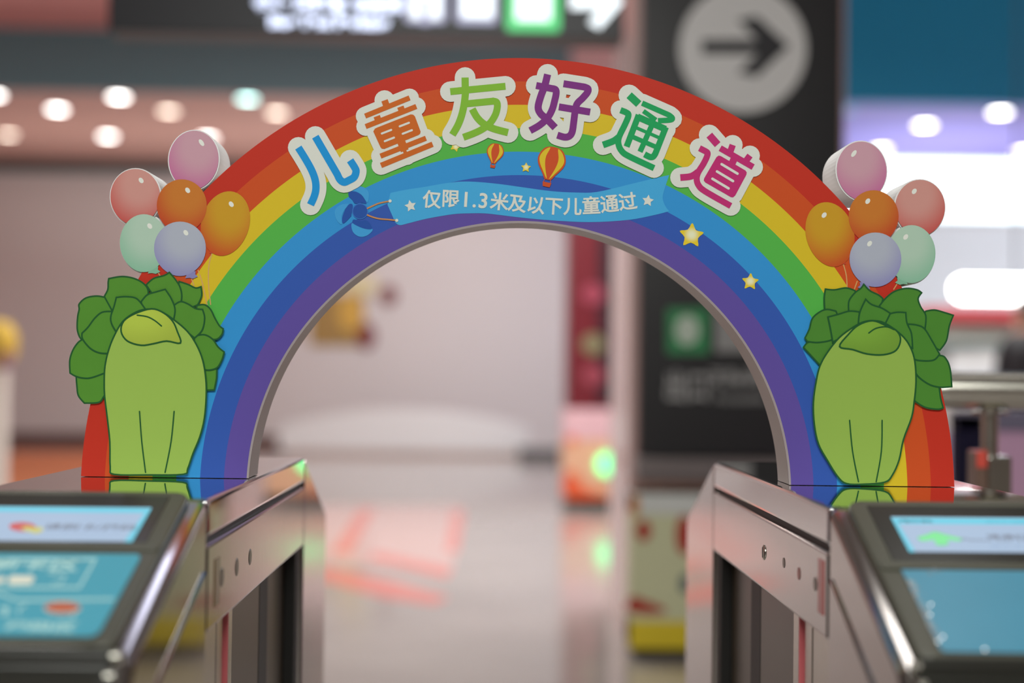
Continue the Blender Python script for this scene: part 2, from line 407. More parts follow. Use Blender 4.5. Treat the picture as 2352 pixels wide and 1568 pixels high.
panel_poly(gL, 'plate_mark', ell(143, 1394, 40, 12.5), REDD, pl, 4)
for q, h_ in ((cat([(60, 1388), (42, 1400), (45, 1412)]), 2.2), (cat([(165, 1420), (172, 1406)]), 1.8), ([(2, 1398), (16, 1396), (14, 1410), (4, 1412)], 3.5)):
    ribbon_on(gL, 'plate_line', [(q, h_)], TEALW, pl, 2)
panel_text(gL, 'plate_text', '扫码区', 92, 1440, 22, TEALW, pl, 2, .03, 1.15)

bzR = gR[2]
scr = panel_poly(gR, 'screen', [(2046, 1186), (2560, 1190), (2620, 1270), (2089, 1266)], SCR, bzR, 1)
panel_poly(gR, 'status_bar', [(2047, 1188), (2560, 1192), (2565, 1205), (2054, 1202)], SCB, scr, 2)
panel_poly(gR, 'screen_rim', [(2047, 1188), (2055, 1188), (2102, 1266), (2089, 1266)], SCB, scr, 2.5)
ribbon_on(gR, 'status_arrow', [([(2064, 1199), (2074, 1193), (2086, 1199)], 1.2)], SCD, scr, 3)
panel_text(gR, 'screen_text', '自动检票机', 2110, 1197, 6, SCD, scr, 3, .02)
panel_text(gR, 'screen_text', '2024-01-01 12:00:00', 2310, 1199, 5, emis('screen_teal_text', (60, 150, 175)), scr, 3)
arrow = cat([(2109, 1236), (2112, 1232), (2130, 1227), (2142, 1222), (2153, 1222), (2170, 1227), (2206, 1236), (2208, 1239), (2198, 1241), (2176, 1238), (2178, 1245), (2176, 1249), (2160, 1251), (2150, 1248), (2146, 1239), (2136, 1239), (2120, 1241)], 4, True)
panel_poly(gR, 'go_arrow', [(2150+(x-2150)*1.03, 1236+(y-1236)*1.06) for x, y in arrow], emis('screen_green_edge', (105, 170, 140)), scr, 3)
panel_poly(gR, 'go_arrow', arrow, SCG, scr, 4)
panel_text(gR, 'screen_text', '请通行', 2314, 1233, 10, SCT, scr, 3, .02, 1.5)
panel_text(gR, 'screen_text', 'Please Go Through', 2320, 1240, 8, SCT, scr, 3.2, .01, 1.7)
panel_text(gR, 'screen_text', '成人卡', 2312, 1254, 6, emis('screen_faint_text', (140, 165, 200)), scr, 3, 0, 2)
pl = panel_poly(gR, 'reader_plate', [(2063, 1293), (2600, 1300), (2740, 1505), (2168, 1496), (2160, 1488), (2150, 1470)], TEAL2, bzR, 1)
# specks of trapped air along the plate's edge
top, Nn, Vd, S = gR[3]; mb = MB(); P = top+Nn*.0014
for i in range(150):
    if i < 50: x = random.uniform(2110, 2176); y = 1294+abs(random.gauss(0, 9))
    else:
        t = random.random(); x = 2083+t*62+abs(random.gauss(0, 9)); y = 1330+t*135
    p = pplane(x, y, P, Nn); r = random.uniform(.0006, .0013)
    mb.lathe([(r, 0), (r*.7, r*.6), (.00001, r*.8)], p.x, p.y, p.z, 6)
for x, y in ((2138, 1389), (2166, 1463), (2155, 1473), (2262, 1492), (2136, 1412)):
    p = pplane(x, y, P, Nn); mb.lathe([(.0016, 0), (.0012, .0009), (.0001, .0013)], p.x, p.y, p.z, 8)
tag(mb.make('air_bubbles', mat('bubble_white', (245, 245, 245), .2, metal=.8), pl, smooth=True), kind='stuff')

# ------------------------------------------------------------------ rainbow arch
AY = 1.6; AT = .068
arch = empty('rainbow_arch', (pt(1193, 1104, AY).x, AY+AT/2, 1.0))
tag(arch, 'rainbow-striped arch sign with balloons spanning the two fare gates', 'arch sign')
C3 = pt(1193, 1132, AY); MPP = AY/F*1.0006
def A3(px, py, lay): return pt(px, py, AY)+Vector((0, -lay*.00022, 0))
def art(name, pts, m, lay, parent=None):
    vs = [A3(x, y, lay) for x, y in pts]
    tris = tessellate_polygon([vs])
    return mesh(name, vs, [list(t) for t in tris], m, parent or arch)
def art_strokes(name, lines, m, lay, parent=None, grow=0, rnd=False, closed=False, extra=()):
    vs, fs = union2d(strokes2d(lines, grow, rnd, closed)+list(extra))
    return mesh(name, [A3(x, y, lay) for x, y in vs], fs, m, parent or arch)
def board(name, pts, m, parent=None, y0=AY, t=AT):
    fr = [pt(x, y, AY)+Vector((0, y0-AY, 0)) for x, y in pts]
    return MB().solid(fr, [p+Vector((0, t, 0)) for p in fr]).make(name, m, parent or arch)
def ringpts(r, n=160):
    t0 = math.asin((1.0-C3.z+.0006)/r)
    return [Vector((C3.x+r*math.cos(t0+(math.pi-2*t0)*i/n), AY, C3.z+r*math.sin(t0+(math.pi-2*t0)*i/n))) for i in range(n+1)]
def ring(name, r0, r1, m, lay, thick=0):
    a, bb = ringpts(r0), ringpts(r1); n = len(a); off = Vector((0, -lay*.00022, 0))
    vs = [p+off for p in a+bb]; fs = [[i, i+1, n+i+1, n+i] for i in range(n-1)]
    if thick:
        k = len(vs); vs += [v+Vector((0, thick, 0)) for v in vs]
        fs += [[f+k for f in q] for q in fs[:]]
        fs += [[i, i+1, k+i+1, k+i] for i in range(n-1)]+[[n+i, n+i+1, k+n+i+1, k+n+i] for i in range(n-1)]
        fs += [[0, n, k+n, k], [n-1, 2*n-1, k+2*n-1, k+n-1]]
    return mesh(name, vs, fs, m, arch, recalc=bool(thick))
FOAM = mat('foam_board', (205, 195, 192), .55)
FOAMW = mat('foam_white', (246, 240, 220), .6)
R0, R1 = 622*MPP, 1001*MPP
ring('arch_board', R0, R1, FOAM, 0, AT)
BW = (R1-R0)/7
for i, c in enumerate([(90, 74, 150), (50, 84, 165), (50, 138, 200), (80, 168, 70), (202, 176, 40), (190, 75, 34), (180, 48, 34)]):
    o = ring('rainbow_stripe', R0+BW*i, R0+BW*(i+1), mat('stripe_%d' % i, c, .45, spec=.12), 1)
    o['label'] = ['violet', 'dark blue', 'light blue', 'green', 'yellow', 'orange', 'red'][i]+' stripe'
# thin pale bead round the inner edge
ring('edge_bead', R0-.0012, R0+.0012, mat('bead_grey', (150, 140, 142), .3), 1.5, .003)

Z1 = lambda p: (600+p[0]/3.408, 100+p[1]/3.408)
Z2 = lambda p: (1150+p[0]/3.409, 100+p[1]/3.409)
def zl(z, lines): return [([z(p) for p in pts], hw/3.4085) for pts, hw in lines]
GROW = 53/3.41
def glyph(z, lines, color, label, polys=(), white=()):
    L = zl(z, lines)
    PP = [[z(p) for p in q] for q in polys]
    ow = art_strokes('character_outline', L, WHITEP, 6, None, GROW, True, extra=PP+strokes2d([(q+[q[0]], 1) for q in PP], GROW, True)+[ell(L[0][0][0][0], L[0][0][0][1], 5, 5)])
    o = art_strokes('character', L, color, 7.2, ow, extra=PP)
    o['label'] = label
    if white: art_strokes('character_counter', zl(z, white), WHITEP, 8.2, ow, 0, True)
cB = mat('ink_blue', (28, 138, 203), .45, spec=.12); cO = mat('ink_orange', (190, 96, 34), .45, spec=.12); cG = mat('ink_lime', (122, 173, 52), .45, spec=.12)
cP = mat('ink_purple', (117, 46, 122), .45, spec=.12); cT = mat('ink_green', (30, 150, 86), .45, spec=.12); cM = mat('ink_magenta', (180, 44, 108), .45, spec=.12)
glyph(Z1, [(cat([(292, 815), (345, 900), (395, 990), (424, 1070), (429, 1140), (415, 1200), (387, 1262)]), 29),
           ([(425, 730), (592, 1017)]+cat([(598, 1028), (618, 1066), (650, 1086), (690, 1070), (728, 1046), (743, 1005), (735, 975), (697, 915)], 5), 29)], cB, 'blue character 儿')
glyph(Z1, [([(814, 569), (1162, 427)], 20), ([(966, 446), (984, 495)], 26), ([(818, 651), (1215, 494)], 20), ([(905, 570), (920, 610)], 26), ([(1090, 496), (1106, 540)], 26),
           ([(1085, 740), (1124, 840)], 32), ([(1118, 830), (1142, 885)], 14), ([(934, 882), (1290, 742)], 20), ([(938, 955), (1342, 789)], 21)], cO, 'orange character 童',
      polys=[[(878, 690), (890, 668), (910, 658), (1170, 556), (1190, 558), (1204, 572), (1248, 690), (1244, 708), (1230, 718), (965, 826), (945, 824), (934, 812)]],
      white=[([(945, 706), (1018, 678)], 8), ([(1085, 650), (1157, 622)], 8), ([(968, 766), (1040, 738)], 8), ([(1108, 708), (1180, 680)], 8)])
glyph(Z1, [([(1480, 378), (1912, 336)], 27), ([(1596, 268), (1598, 400)]+cat([(1597, 410), (1588, 480), (1570, 560), (1540, 640), (1497, 715)], 5), 28),
           ([(1598, 474), (1810, 453)]+cat([(1815, 452), (1843, 462), (1848, 500), (1832, 560), (1790, 625), (1730, 672), (1660, 706), (1582, 735)], 5), 27),
           (cat([(1652, 514), (1690, 580), (1745, 632), (1820, 668), (1932, 698)], 5), 28)], cG, 'lime green character 友')
glyph(Z2, [(cat([(367, 243), (345, 330), (312, 420), (293, 500), (312, 550), (360, 592), (426, 660)], 5), 28),
           ([(277, 330), (390, 352)]+cat([(395, 353), (428, 362), (434, 392), (422, 450), (402, 520), (365, 585), (305, 640), (230, 683)], 5), 27),
           ([(491, 316), (650, 341)]+cat([(658, 343), (683, 356), (678, 385), (640, 430), (600, 470), (584, 520), (572, 610), (560, 690), (538, 725), (500, 734), (443, 718)], 5), 27),
           ([(455, 497), (700, 538)], 27)], cP, 'purple character 好')
glyph(Z2, [([(1005, 406), (1080, 475)], 30), ([(937, 523), (975, 537)]+cat([(980, 540), (998, 553), (996, 580), (970, 640), (925, 735), (922, 790), (945, 840), (1000, 882), (1200, 976)], 5), 24),
           (cat([(922, 735), (880, 765), (800, 795)], 5), 26), ([(1106, 468), (1310, 558)]+cat([(1320, 563), (1343, 585), (1325, 600), (1230, 606)], 5), 21), ([(1116, 530), (1215, 600)], 18),
           ([(1080, 560), (985, 808)], 24), ([(1070, 575), (1290, 672)], 26), ([(1292, 655), (1215, 850)]+cat([(1208, 866), (1190, 888), (1165, 888), (1125, 868)], 4), 24),
           ([(1192, 620), (1090, 848)], 21), ([(1060, 660), (1250, 743)], 13), ([(1035, 733), (1225, 815)], 18)], cT, 'green character 通')
glyph(Z2, [([(1632, 718), (1697, 792)], 29), ([(1555, 820), (1590, 838)]+cat([(1598, 842), (1618, 858), (1612, 890), (1585, 945), (1545, 1010), (1533, 1060), (1548, 1110), (1600, 1158), (1800, 1272)], 5), 24),
           (cat([(1545, 1005), (1490, 1040), (1405, 1050)], 5), 26), ([(1717, 820), (1975, 968)], 24), ([(1815, 795), (1795, 850)], 25), ([(1950, 878), (1915, 925)], 25), ([(1835, 885), (1805, 950)], 28)],
      cM, 'magenta character 道', polys=[[(1688, 890), (1705, 878), (1722, 882), (1915, 995), (1925, 1010), (1922, 1028), (1835, 1190), (1818, 1205), (1800, 1203), (1600, 1088), (1588, 1072), (1592, 1055)]],
      white=[([(1728, 946), (1852, 1020)], 10), ([(1692, 1003), (1817, 1078)], 10), ([(1656, 1060), (1782, 1135)], 10)])
# banner
BAN = mat('banner_blue', (66, 158, 208), .45, spec=.12)
t_ = cat([(897, 443), (930, 436), (970, 430), (1022, 421), (1060, 417), (1099, 418), (1150, 423), (1200, 430), (1267, 439), (1320, 442), (1370, 441), (1443, 424), (1496, 411), (1537, 402)], 4)
e_ = cat([(1537, 402), (1526, 435), (1522, 455), (1528, 473), (1537, 485)], 4)
b_ = cat([(1537, 485), (1502, 494), (1443, 505), (1355, 510), (1267, 506), (1200, 500), (1150, 494), (1113, 490), (1075, 490), (1040, 492), (981, 502), (937, 513), (918, 517), (908, 511)], 4)
ban = art('banner', t_+e_[1:]+b_[1:]+[(890, 470)], BAN, 2)
ban['label'] = 'light blue banner with white lettering'
chars = [('仅', 992, 461, 3), ('限', 1035, 459, 1), ('1', 1070, 460, 2), ('.', 1090, 461, 3), ('3', 1110, 463, 4), ('米', 1147, 466, 5), ('及', 1188, 470, 6), ('以', 1230, 474, 4), ('下', 1272, 476, 2), ('儿', 1315, 477, -1), ('童', 1358, 475, -4), ('通', 1400, 471, -7), ('过', 1442, 466, -9)]
for ch, x, y, r in chars:
    a = math.radians(r+.75); xd = Vector((math.cos(a), 0, -math.sin(a))); yd = Vector((math.sin(a), 0, math.cos(a)))
    text('banner_character', ch, 43*MPP*(1.12 if ch in '1.3' else 1.0), WHITEP, A3(x, y, 4), xd, yd, ban, .022*43*MPP)
def starpts(cx, cy, r, rot=0, inner=.5):
    return [(cx+(r if i % 2 == 0 else r*inner)*math.sin(math.radians(rot+36*i)), cy-(r if i % 2 == 0 else r*inner)*math.cos(math.radians(rot+36*i))) for i in range(10)]
art('banner_star', starpts(943, 473, 14, -12), WHITEP, 4, ban); art('banner_star', starpts(1488, 461, 14, 8), WHITEP, 4, ban)
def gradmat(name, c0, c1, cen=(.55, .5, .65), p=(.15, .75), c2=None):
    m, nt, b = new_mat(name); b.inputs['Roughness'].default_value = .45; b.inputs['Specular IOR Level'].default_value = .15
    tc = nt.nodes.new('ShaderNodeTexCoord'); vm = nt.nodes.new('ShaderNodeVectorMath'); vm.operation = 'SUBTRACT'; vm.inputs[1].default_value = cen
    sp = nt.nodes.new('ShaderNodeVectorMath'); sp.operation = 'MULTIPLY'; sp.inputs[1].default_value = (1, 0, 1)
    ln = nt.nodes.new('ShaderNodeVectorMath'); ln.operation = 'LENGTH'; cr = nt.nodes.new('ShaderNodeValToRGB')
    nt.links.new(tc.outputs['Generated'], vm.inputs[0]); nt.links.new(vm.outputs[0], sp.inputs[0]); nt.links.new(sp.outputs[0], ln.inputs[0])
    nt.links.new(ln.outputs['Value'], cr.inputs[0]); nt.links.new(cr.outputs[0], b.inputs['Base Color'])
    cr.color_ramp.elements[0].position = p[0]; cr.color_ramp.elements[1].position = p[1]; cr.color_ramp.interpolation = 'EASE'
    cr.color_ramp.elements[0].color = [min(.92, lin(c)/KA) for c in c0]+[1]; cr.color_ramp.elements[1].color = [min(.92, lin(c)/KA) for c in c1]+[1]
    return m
STARM = gradmat('star_yellow', (225, 222, 185), (215, 190, 45), (.5, .5, .5), (.05, .38))
def roundstar(cx, cy, r, rot, lay):
    return art('printed_star', cat(starpts(cx, cy, r, rot, .56), 3, True), STARM, lay)
roundstar(1588, 541, 29, 4, 3); roundstar(1723, 647, 20, 4, 3); roundstar(1208, 385, 11.5, 4, 5); roundstar(1046, 336, 13, 20, 3)
# propeller pulling the banner
PB = mat('propeller_navy', (38, 78, 155), .45, spec=.12); PC = mat('propeller_sky', (62, 148, 204), .45, spec=.12); ROPE = mat('rope_ochre', (185, 122, 66), .5)
zp = lambda p: (740+p[0]/9.8, 400+p[1]/9.8)
prop = art('propeller', ell(*zp((855, 835)), 18.5, 18.5), mat('propeller_rim', (55, 108, 185), .45, spec=.12), 4)
for q in ([(600, 400), (700, 300), (860, 275), (990, 330), (1055, 440), (1020, 640), (900, 480), (750, 390)], [(620, 670), (420, 690), (300, 790), (290, 920), (340, 1050), (440, 1130), (440, 950), (520, 780)], [(690, 1100), (660, 1180), (700, 1310), (820, 1400), (960, 1400), (1080, 1330), (1130, 1230), (900, 1180)]):
    art('blade', cat([zp(p) for p in q], 4, True), PC, 3, prop)
for q in ([(600, 400), (700, 385), (800, 410), (920, 510), (1000, 660), (900, 650), (740, 660), (680, 580), (600, 500)], [(620, 670), (690, 700), (660, 900), (640, 960), (480, 1110), (450, 1000), (500, 840), (560, 730)], [(710, 1020), (860, 1050), (990, 1040), (1080, 1120), (1120, 1230), (1000, 1235), (850, 1190), (690, 1100)]):
    art('blade', cat([zp(p) for p in q], 4, True), PB, 3.6, prop)
art('hub', ell(*zp((855, 835)), 16.3, 16.3), PB, 4.8, prop)
for q in ([(1010, 775), (1150, 710), (1300, 650), (1530, 605)], [(1010, 915), (1150, 970), (1300, 1005), (1480, 1020), (1680, 1040)]):
    art_strokes('rope', [(cat([zp(p) for p in q], 5), 1.7)], ROPE, 4.6)
    art('rope_end', ell(*zp(q[-1]), 3.6, 3.6, 14), WHITEP, 5)
# hot-air balloons
def hot(cx, cy, k, rot):
    def T(p): 
        a = math.radians(rot); x, y = p[0]*k, p[1]*k
        return (cx+x*math.cos(a)-y*math.sin(a), cy+x*math.sin(a)+y*math.cos(a))
    O = mat('hot_air_orange', (190, 76, 38), .45, spec=.12); Yl = mat('hot_air_yellow', (206, 178, 44), .45, spec=.12)
    e = art('hot_air_balloon', cat([T(p) for p in ((0, -36), (20, -31), (31, -12), (29, 6), (14, 28), (7, 38), (-7, 38), (-14, 28), (-29, 6), (-31, -12), (-20, -31))], 5, True), O, 5)
    for s in (-1, 1):
        art('envelope_stripe', cat([T((s*p[0], p[1])) for p in ((9, -33), (20, -26), (28, -10), (25, 5), (14, 22), (5, 35), (3, 35), (10, 16), (14, 0), (14, -14))], 4, True), Yl, 5.5, e)
    art('basket', [T(p) for p in ((-10, 45), (10, 45), (8, 55), (-8, 55))], O, 5.5, e)
    art_strokes('basket_rope', [([T((-6, 36)), T((-8, 46))], .8), ([T((6, 36)), T((8, 46))], .8)], O, 5.3, e)
hot(1266, 374, 1.02, 12); hot(1137, 352, .62, 10)

# party balloons
KN = {}
def balloons(mx, my, flip):
    Tn = (lambda x, y: (mx-x, y+my)) if flip else (lambda x, y: (x, y))
    B = [('pink', 445, 366, 57, 66, .10, (188, 145, 158), (180, 92, 142), True),
         ('salmon', 311, 451, 57, 63, .0, (192, 138, 130), (182, 66, 62), True),
         ('orange', 518, 512, 55, 74, .28, (188, 142, 36), (182, 62, 34), False),
         ('red', 418, 472, 57.5, 60, .0, (186, 112, 44), (176, 46, 34), False),
         ('mint', 331, 557, 55, 65, .0, (165, 190, 172), (122, 174, 146), True),
         ('lavender', 414, 570, 59.5, 61, .0, (163, 168, 182), (128, 126, 176), False)]
    for i, (nm, cx, cy, rx, ry, rot, c0, c1, out) in enumerate(B):
        if flip: rot = -rot
        X, Y_ = Tn(cx, cy); sg = -1 if flip else 1
        pts = ell(X, Y_, rx, ry, 44, rot)
        pts = [(x, y+(abs((y-Y_)/ry)**3*3 if y > Y_ else 0)) for x, y in pts]
        key = nm+str(flip)
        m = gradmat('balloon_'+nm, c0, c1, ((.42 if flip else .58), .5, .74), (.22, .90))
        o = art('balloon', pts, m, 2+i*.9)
        o['label'] = nm+' balloon' + (' overhanging the arch' if out else '')
        if out:
            board('balloon_board', [(X+(x-X)*1.045, Y_+(y-Y_)*1.04) for x, y in pts], FOAMW, o, y0=AY+.0006*(i+1), t=AT-.004)
        hr = .6 if not flip else -.6
        dx = 15 if nm != 'pink' else 20
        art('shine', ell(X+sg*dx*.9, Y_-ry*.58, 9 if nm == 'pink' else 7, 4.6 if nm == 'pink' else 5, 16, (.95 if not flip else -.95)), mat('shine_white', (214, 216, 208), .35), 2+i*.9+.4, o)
        if nm in ('orange', 'mint', 'lavender'):
            kx, ky = {'orange': (493, 575), 'mint': (352, 621), 'lavender': (438, 632)}[nm]
            q = [(-14, -9), (12, -9), (11, -2), (17, 3), (6, 8), (-2, 6), (-12, 7), (-9, 0)]
            art('knot', [Tn(kx+a, ky+b2) for a, b2 in q], mat('knot_'+nm, tuple(int(c*.98) for c in c1), .4), 2+i*.9-.2, o)
    ST = mat('string_tan', (196, 150, 90), .5)
    for q in ([(487, 582), (480, 610), (479, 650), (484, 700)], [(455, 620), (465, 650), (476, 700)], [(362, 624), (372, 640)], [(440, 640), (446, 656)]):
        art_strokes('string', [(cat([Tn(*p) for p in q], 4), 1.2)], ST, 1.6)
balloons(0, 0, False)
balloons(2424, 25, True)

# green leafy cut-outs at the two feet of the arch
def plant(org, scale, leaves, body, leaflet, rib, veins, cl, cb, cf, label):
    Z = lambda p: (org[0]+p[0]/scale, org[1]+p[1]/scale)
    LM = mat('leaf_print', cl, .45, spec=.12, noise=.04, nscale=40); OUT = mat('leaf_outline', (34, 84, 44), .45, spec=.12)
    BM_ = mat('stalk_print', cb, .45, spec=.12); SID = mat('cutout_edge', (180, 190, 150), .6)
    bodyp = cat([Z(p) for p in body], 4, True)
    bo = art('leafy_cutout', bodyp, BM_, 20); bo['label'] = label
    for i, lf in enumerate(leaves):
        raw = [Z(p) for p in lf]
        pts = []
        k = len(raw); sharp = []
        for j in range(k):
            a = Vector(raw[j])-Vector(raw[j-1]); c = Vector(raw[(j+1) % k])-Vector(raw[j])
            if a.angle(c) > .85: sharp.append(j)
        if not sharp: pts = cat(raw, 5, True)
        else:
            for q in range(len(sharp)):
                s0 = sharp[q]; s1 = sharp[(q+1) % len(sharp)]
                if s1 <= s0: s1 += k
                seg = [raw[t % k] for t in range(s0, s1+1)]
                pts += cat(seg, 5)[:-1]
        l_ = art('leaf', pts, LM, 9+i*.8, bo)
        art_strokes('leaf_edge', [(pts, 1.9)], OUT, 9+i*.8+.4, bo, closed=True)
        cx = sum(p[0] for p in pts)/len(pts); cy = sum(p[1] for p in pts)/len(pts)
        board('leaf_board', [(cx+(x-cx)*1.01, cy+(y-cy)*1.01) for x, y in pts], SID, bo, y0=AY-.0017+i*.00006, t=AT-.002)
    board('stalk_board', bodyp, SID, bo, y0=AY-.001, t=.03)
    art_strokes('stalk_edge', [(bodyp, 1.9)], OUT, 20.6, bo, closed=True)
    lp = cat([Z(p) for p in leaflet], 4, True)
    art('front_leaf', lp, gradmat('front_leaf_print', cf, tuple(int(c*.9) for c in cf), (.3, .5, .8), (.1, .9)), 21, bo)
    art_strokes('front_leaf_edge', [(lp, 1.9)], OUT, 21.6, bo, closed=True)
    for q in [rib]+veins: art_strokes('vein', [(cat([Z(p) for p in q], 5), 1.6)], OUT, 22, bo, rnd=True)
    return bo
plant((130, 600), 2.904,
 [[(820, 135), (880, 155), (930, 178), (966, 170), (970, 230), (945, 290), (880, 310), (800, 280)],
  [(755, 75), (790, 115), (825, 170), (838, 230), (830, 290), (700, 280), (600, 158), (650, 115), (720, 95)],
  [(352, 116), (440, 102), (520, 115), (585, 150), (615, 205), (600, 320), (400, 350), (322, 330), (318, 250), (345, 190), (348, 140)],
  [(155, 285), (200, 245), (270, 232), (325, 240), (380, 340), (300, 500), (178, 525), (158, 505), (142, 450), (145, 370), (155, 320)],
  [(135, 765), (330, 730), (360, 850), (320, 900), (285, 940), (190, 945), (150, 895), (140, 830)],
  [(95, 745), (93, 660), (115, 590), (150, 540), (180, 520), (350, 600), (350, 735), (240, 775), (180, 778), (130, 765)],
  [(1000, 700), (1072, 715), (1070, 780), (1055, 857), (980, 860), (960, 800)],
  [(175, 480), (215, 440), (260, 380), (310, 340), (375, 335), (450, 470), (360, 615), (290, 610), (230, 580), (180, 520)],
  [(940, 295), (990, 290), (1030, 320), (1060, 380), (1090, 430), (1115, 450), (1105, 490), (1060, 522), (960, 500), (930, 400)],
  [(920, 500), (990, 490), (1045, 520), (1080, 570), (1122, 605), (1105, 660), (1070, 712), (1000, 724), (940, 690)],
  [(780, 300), (830, 270), (880, 285), (930, 315), (978, 322), (992, 380), (975, 460), (925, 512), (860, 460), (780, 400)],
  [(570, 270), (610, 225), (670, 205), (730, 188), (770, 250), (795, 320), (785, 395), (700, 400), (590, 360)],
  [(405, 242), (470, 237), (540, 250), (595, 315), (570, 380), (410, 480), (375, 420), (368, 370), (390, 300)]],
 [(620, 320), (700, 335), (790, 392), (880, 470), (940, 560), (980, 660), (1000, 780), (1003, 900), (990, 1050), (960, 1170), (915, 1280), (880, 1380), (850, 1418), (620, 1422), (390, 1418), (365, 1370), (362, 1200), (345, 1040), (328, 900), (325, 800), (330, 700), (352, 600), (390, 500), (450, 400), (540, 338)],
 [(640, 318), (720, 345), (780, 400), (812, 470), (832, 545), (740, 532), (650, 550), (570, 560), (480, 532), (438, 470), (455, 400), (530, 350)],
 [(545, 360), (610, 370), (660, 395), (706, 432)], [[(560, 1000), (575, 1200), (600, 1405)], [(790, 1000), (770, 1200), (730, 1405)]],
 (80, 134, 48), (144, 176, 80), (170, 190, 72), 'leafy green vegetable cut-out with olive front leaf')
plant((1780, 620), 2.958,
 [[(340, 130), (400, 135), (480, 122), (540, 140), (570, 260), (400, 310), (335, 270), (332, 190)],
  [(600, 98), (640, 140), (700, 170), (730, 195), (700, 320), (560, 320), (497, 275), (500, 210), (540, 155), (580, 125)],
  [(1020, 280), (1080, 272), (1150, 290), (1207, 308), (1180, 380), (1160, 480), (1115, 545), (1040, 490), (990, 350)],
  [(705, 245), (750, 190), (810, 145), (890, 125), (960, 135), (992, 155), (968, 195), (985, 250), (1020, 310), (1015, 400), (900, 440), (760, 310)],
  [(190, 525), (225, 490), (300, 492), (395, 470), (380, 560), (310, 655), (250, 590)],
  [(200, 462), (230, 400), (250, 330), (300, 285), (350, 268), (410, 280), (460, 400), (390, 470), (290, 492), (215, 485)],
  [(935, 690), (1000, 750), (1110, 797), (1120, 870), (1137, 935), (1100, 945), (1010, 930), (925, 875)],
  [(930, 600), (1110, 580), (1160, 610), (1185, 680), (1195, 792), (1110, 795), (1030, 770), (950, 700)],
  [(900, 368), (960, 375), (1010, 400), (1060, 480), (1112, 572), (1070, 612), (980, 615), (920, 600), (900, 450)],
  [(355, 320), (430, 300), (500, 280), (565, 285), (600, 380), (480, 440), (388, 490), (372, 400)],
  [(735, 340), (760, 305), (820, 288), (882, 290), (890, 360), (920, 430), (928, 530), (870, 500), (780, 420)],
  [(610, 200), (650, 235), (720, 260), (777, 295), (740, 370), (650, 385), (560, 375), (570, 290)]],
 [(660, 345), (740, 362), (850, 440), (910, 520), (942, 620), (950, 760), (938, 890), (920, 1000), (865, 1150), (835, 1290), (790, 1390), (740, 1438), (600, 1452), (480, 1448), (420, 1400), (350, 1290), (290, 1180), (262, 1050), (255, 900), (275, 750), (300, 650), (350, 560), (430, 460), (520, 392), (590, 355)],
 [(655, 345), (740, 375), (815, 410), (845, 470), (815, 545), (730, 575), (620, 570), (520, 540), (432, 520), (490, 440), (560, 375)],
 [(630, 428), (680, 396), (750, 386), (800, 405)], [[(500, 1020), (520, 1230), (560, 1435)], [(720, 1020), (715, 1230), (680, 1435)]],
 (72, 126, 48), (138, 170, 76), (118, 160, 58), 'leafy green vegetable cut-out with mid-green front leaf')

# ------------------------------------------------------------------ background
# downlights in the ceiling
DL = []
rows = [(16.3, [(-20, 0), (265, 2), (560, 1), (835, 2), (1100, 2)]), (17.15, [(125, 2), (380, 3), (628, 3), (880, 2)]), (19.07, [(14, 3), (242, 2), (470, 2), (700, 2)])]
WL = emis('lamp_white', (255, 250, 245), 14); WL2 = emis('lamp_warm', (255, 235, 215), 7); WL3 = emis('lamp_cool', (200, 255, 248), 9); WL0 = emis('lamp_dim', (130, 200, 230), 1.2)
RIM = mat('downlight_rim', (200, 190, 185), .4)
names = ['leftmost', 'second from the left', 'third from the left', 'fourth from the left', 'fifth from the left']
def downlight(X, Y, m, label, group, r=.105, z=None):
    zz = z or CZ1
    e = empty('downlight', (X, Y, zz)); tag(e, label, 'ceiling light', group)
    MB().lathe([(r*1.15, -.0), (r*1.15, -.012), (r*.98, -.012), (r*.98, -.0)], X, Y, zz, 28).make('trim_ring', RIM, e)
    MB().lathe([(r*.97, -.002), (r*.97, -.010), (.0, -.011)], X, Y, zz, 28).make('diffuser', m, e)
for (Y, ls), rn in zip(rows, ['nearest row by the slate bulkhead', 'middle row', 'farthest row by the wall']):
    for j, (px, k) in enumerate(ls):
        downlight((px-1130)*Y/F, Y, [WL, WL3, WL, WL2][k] if k != 1 else WL3, '%s round downlight of the rose ceiling, %s' % (names[j].capitalize(), rn), 'downlights in the rose ceiling')
for j, (px, Y, m, r) in enumerate([(1946, 16.4, WL0, .09), (2125, 17.3, WL, .115), (2300, 16.4, WL, .115), (2025, 19.2, WL, .11), (2352, 19.2, WL, .11)]):
    downlight((px-1130)*Y/F, Y, m, 'round downlight of the violet ceiling, '+['dim blue one beside the dark totem', 'bright one between the totem and the frame edge', 'bright one right below the teal bulkhead', 'one just above the pink balloon', 'one at the right edge of the frame'][j], 'downlights in the violet ceiling', r)
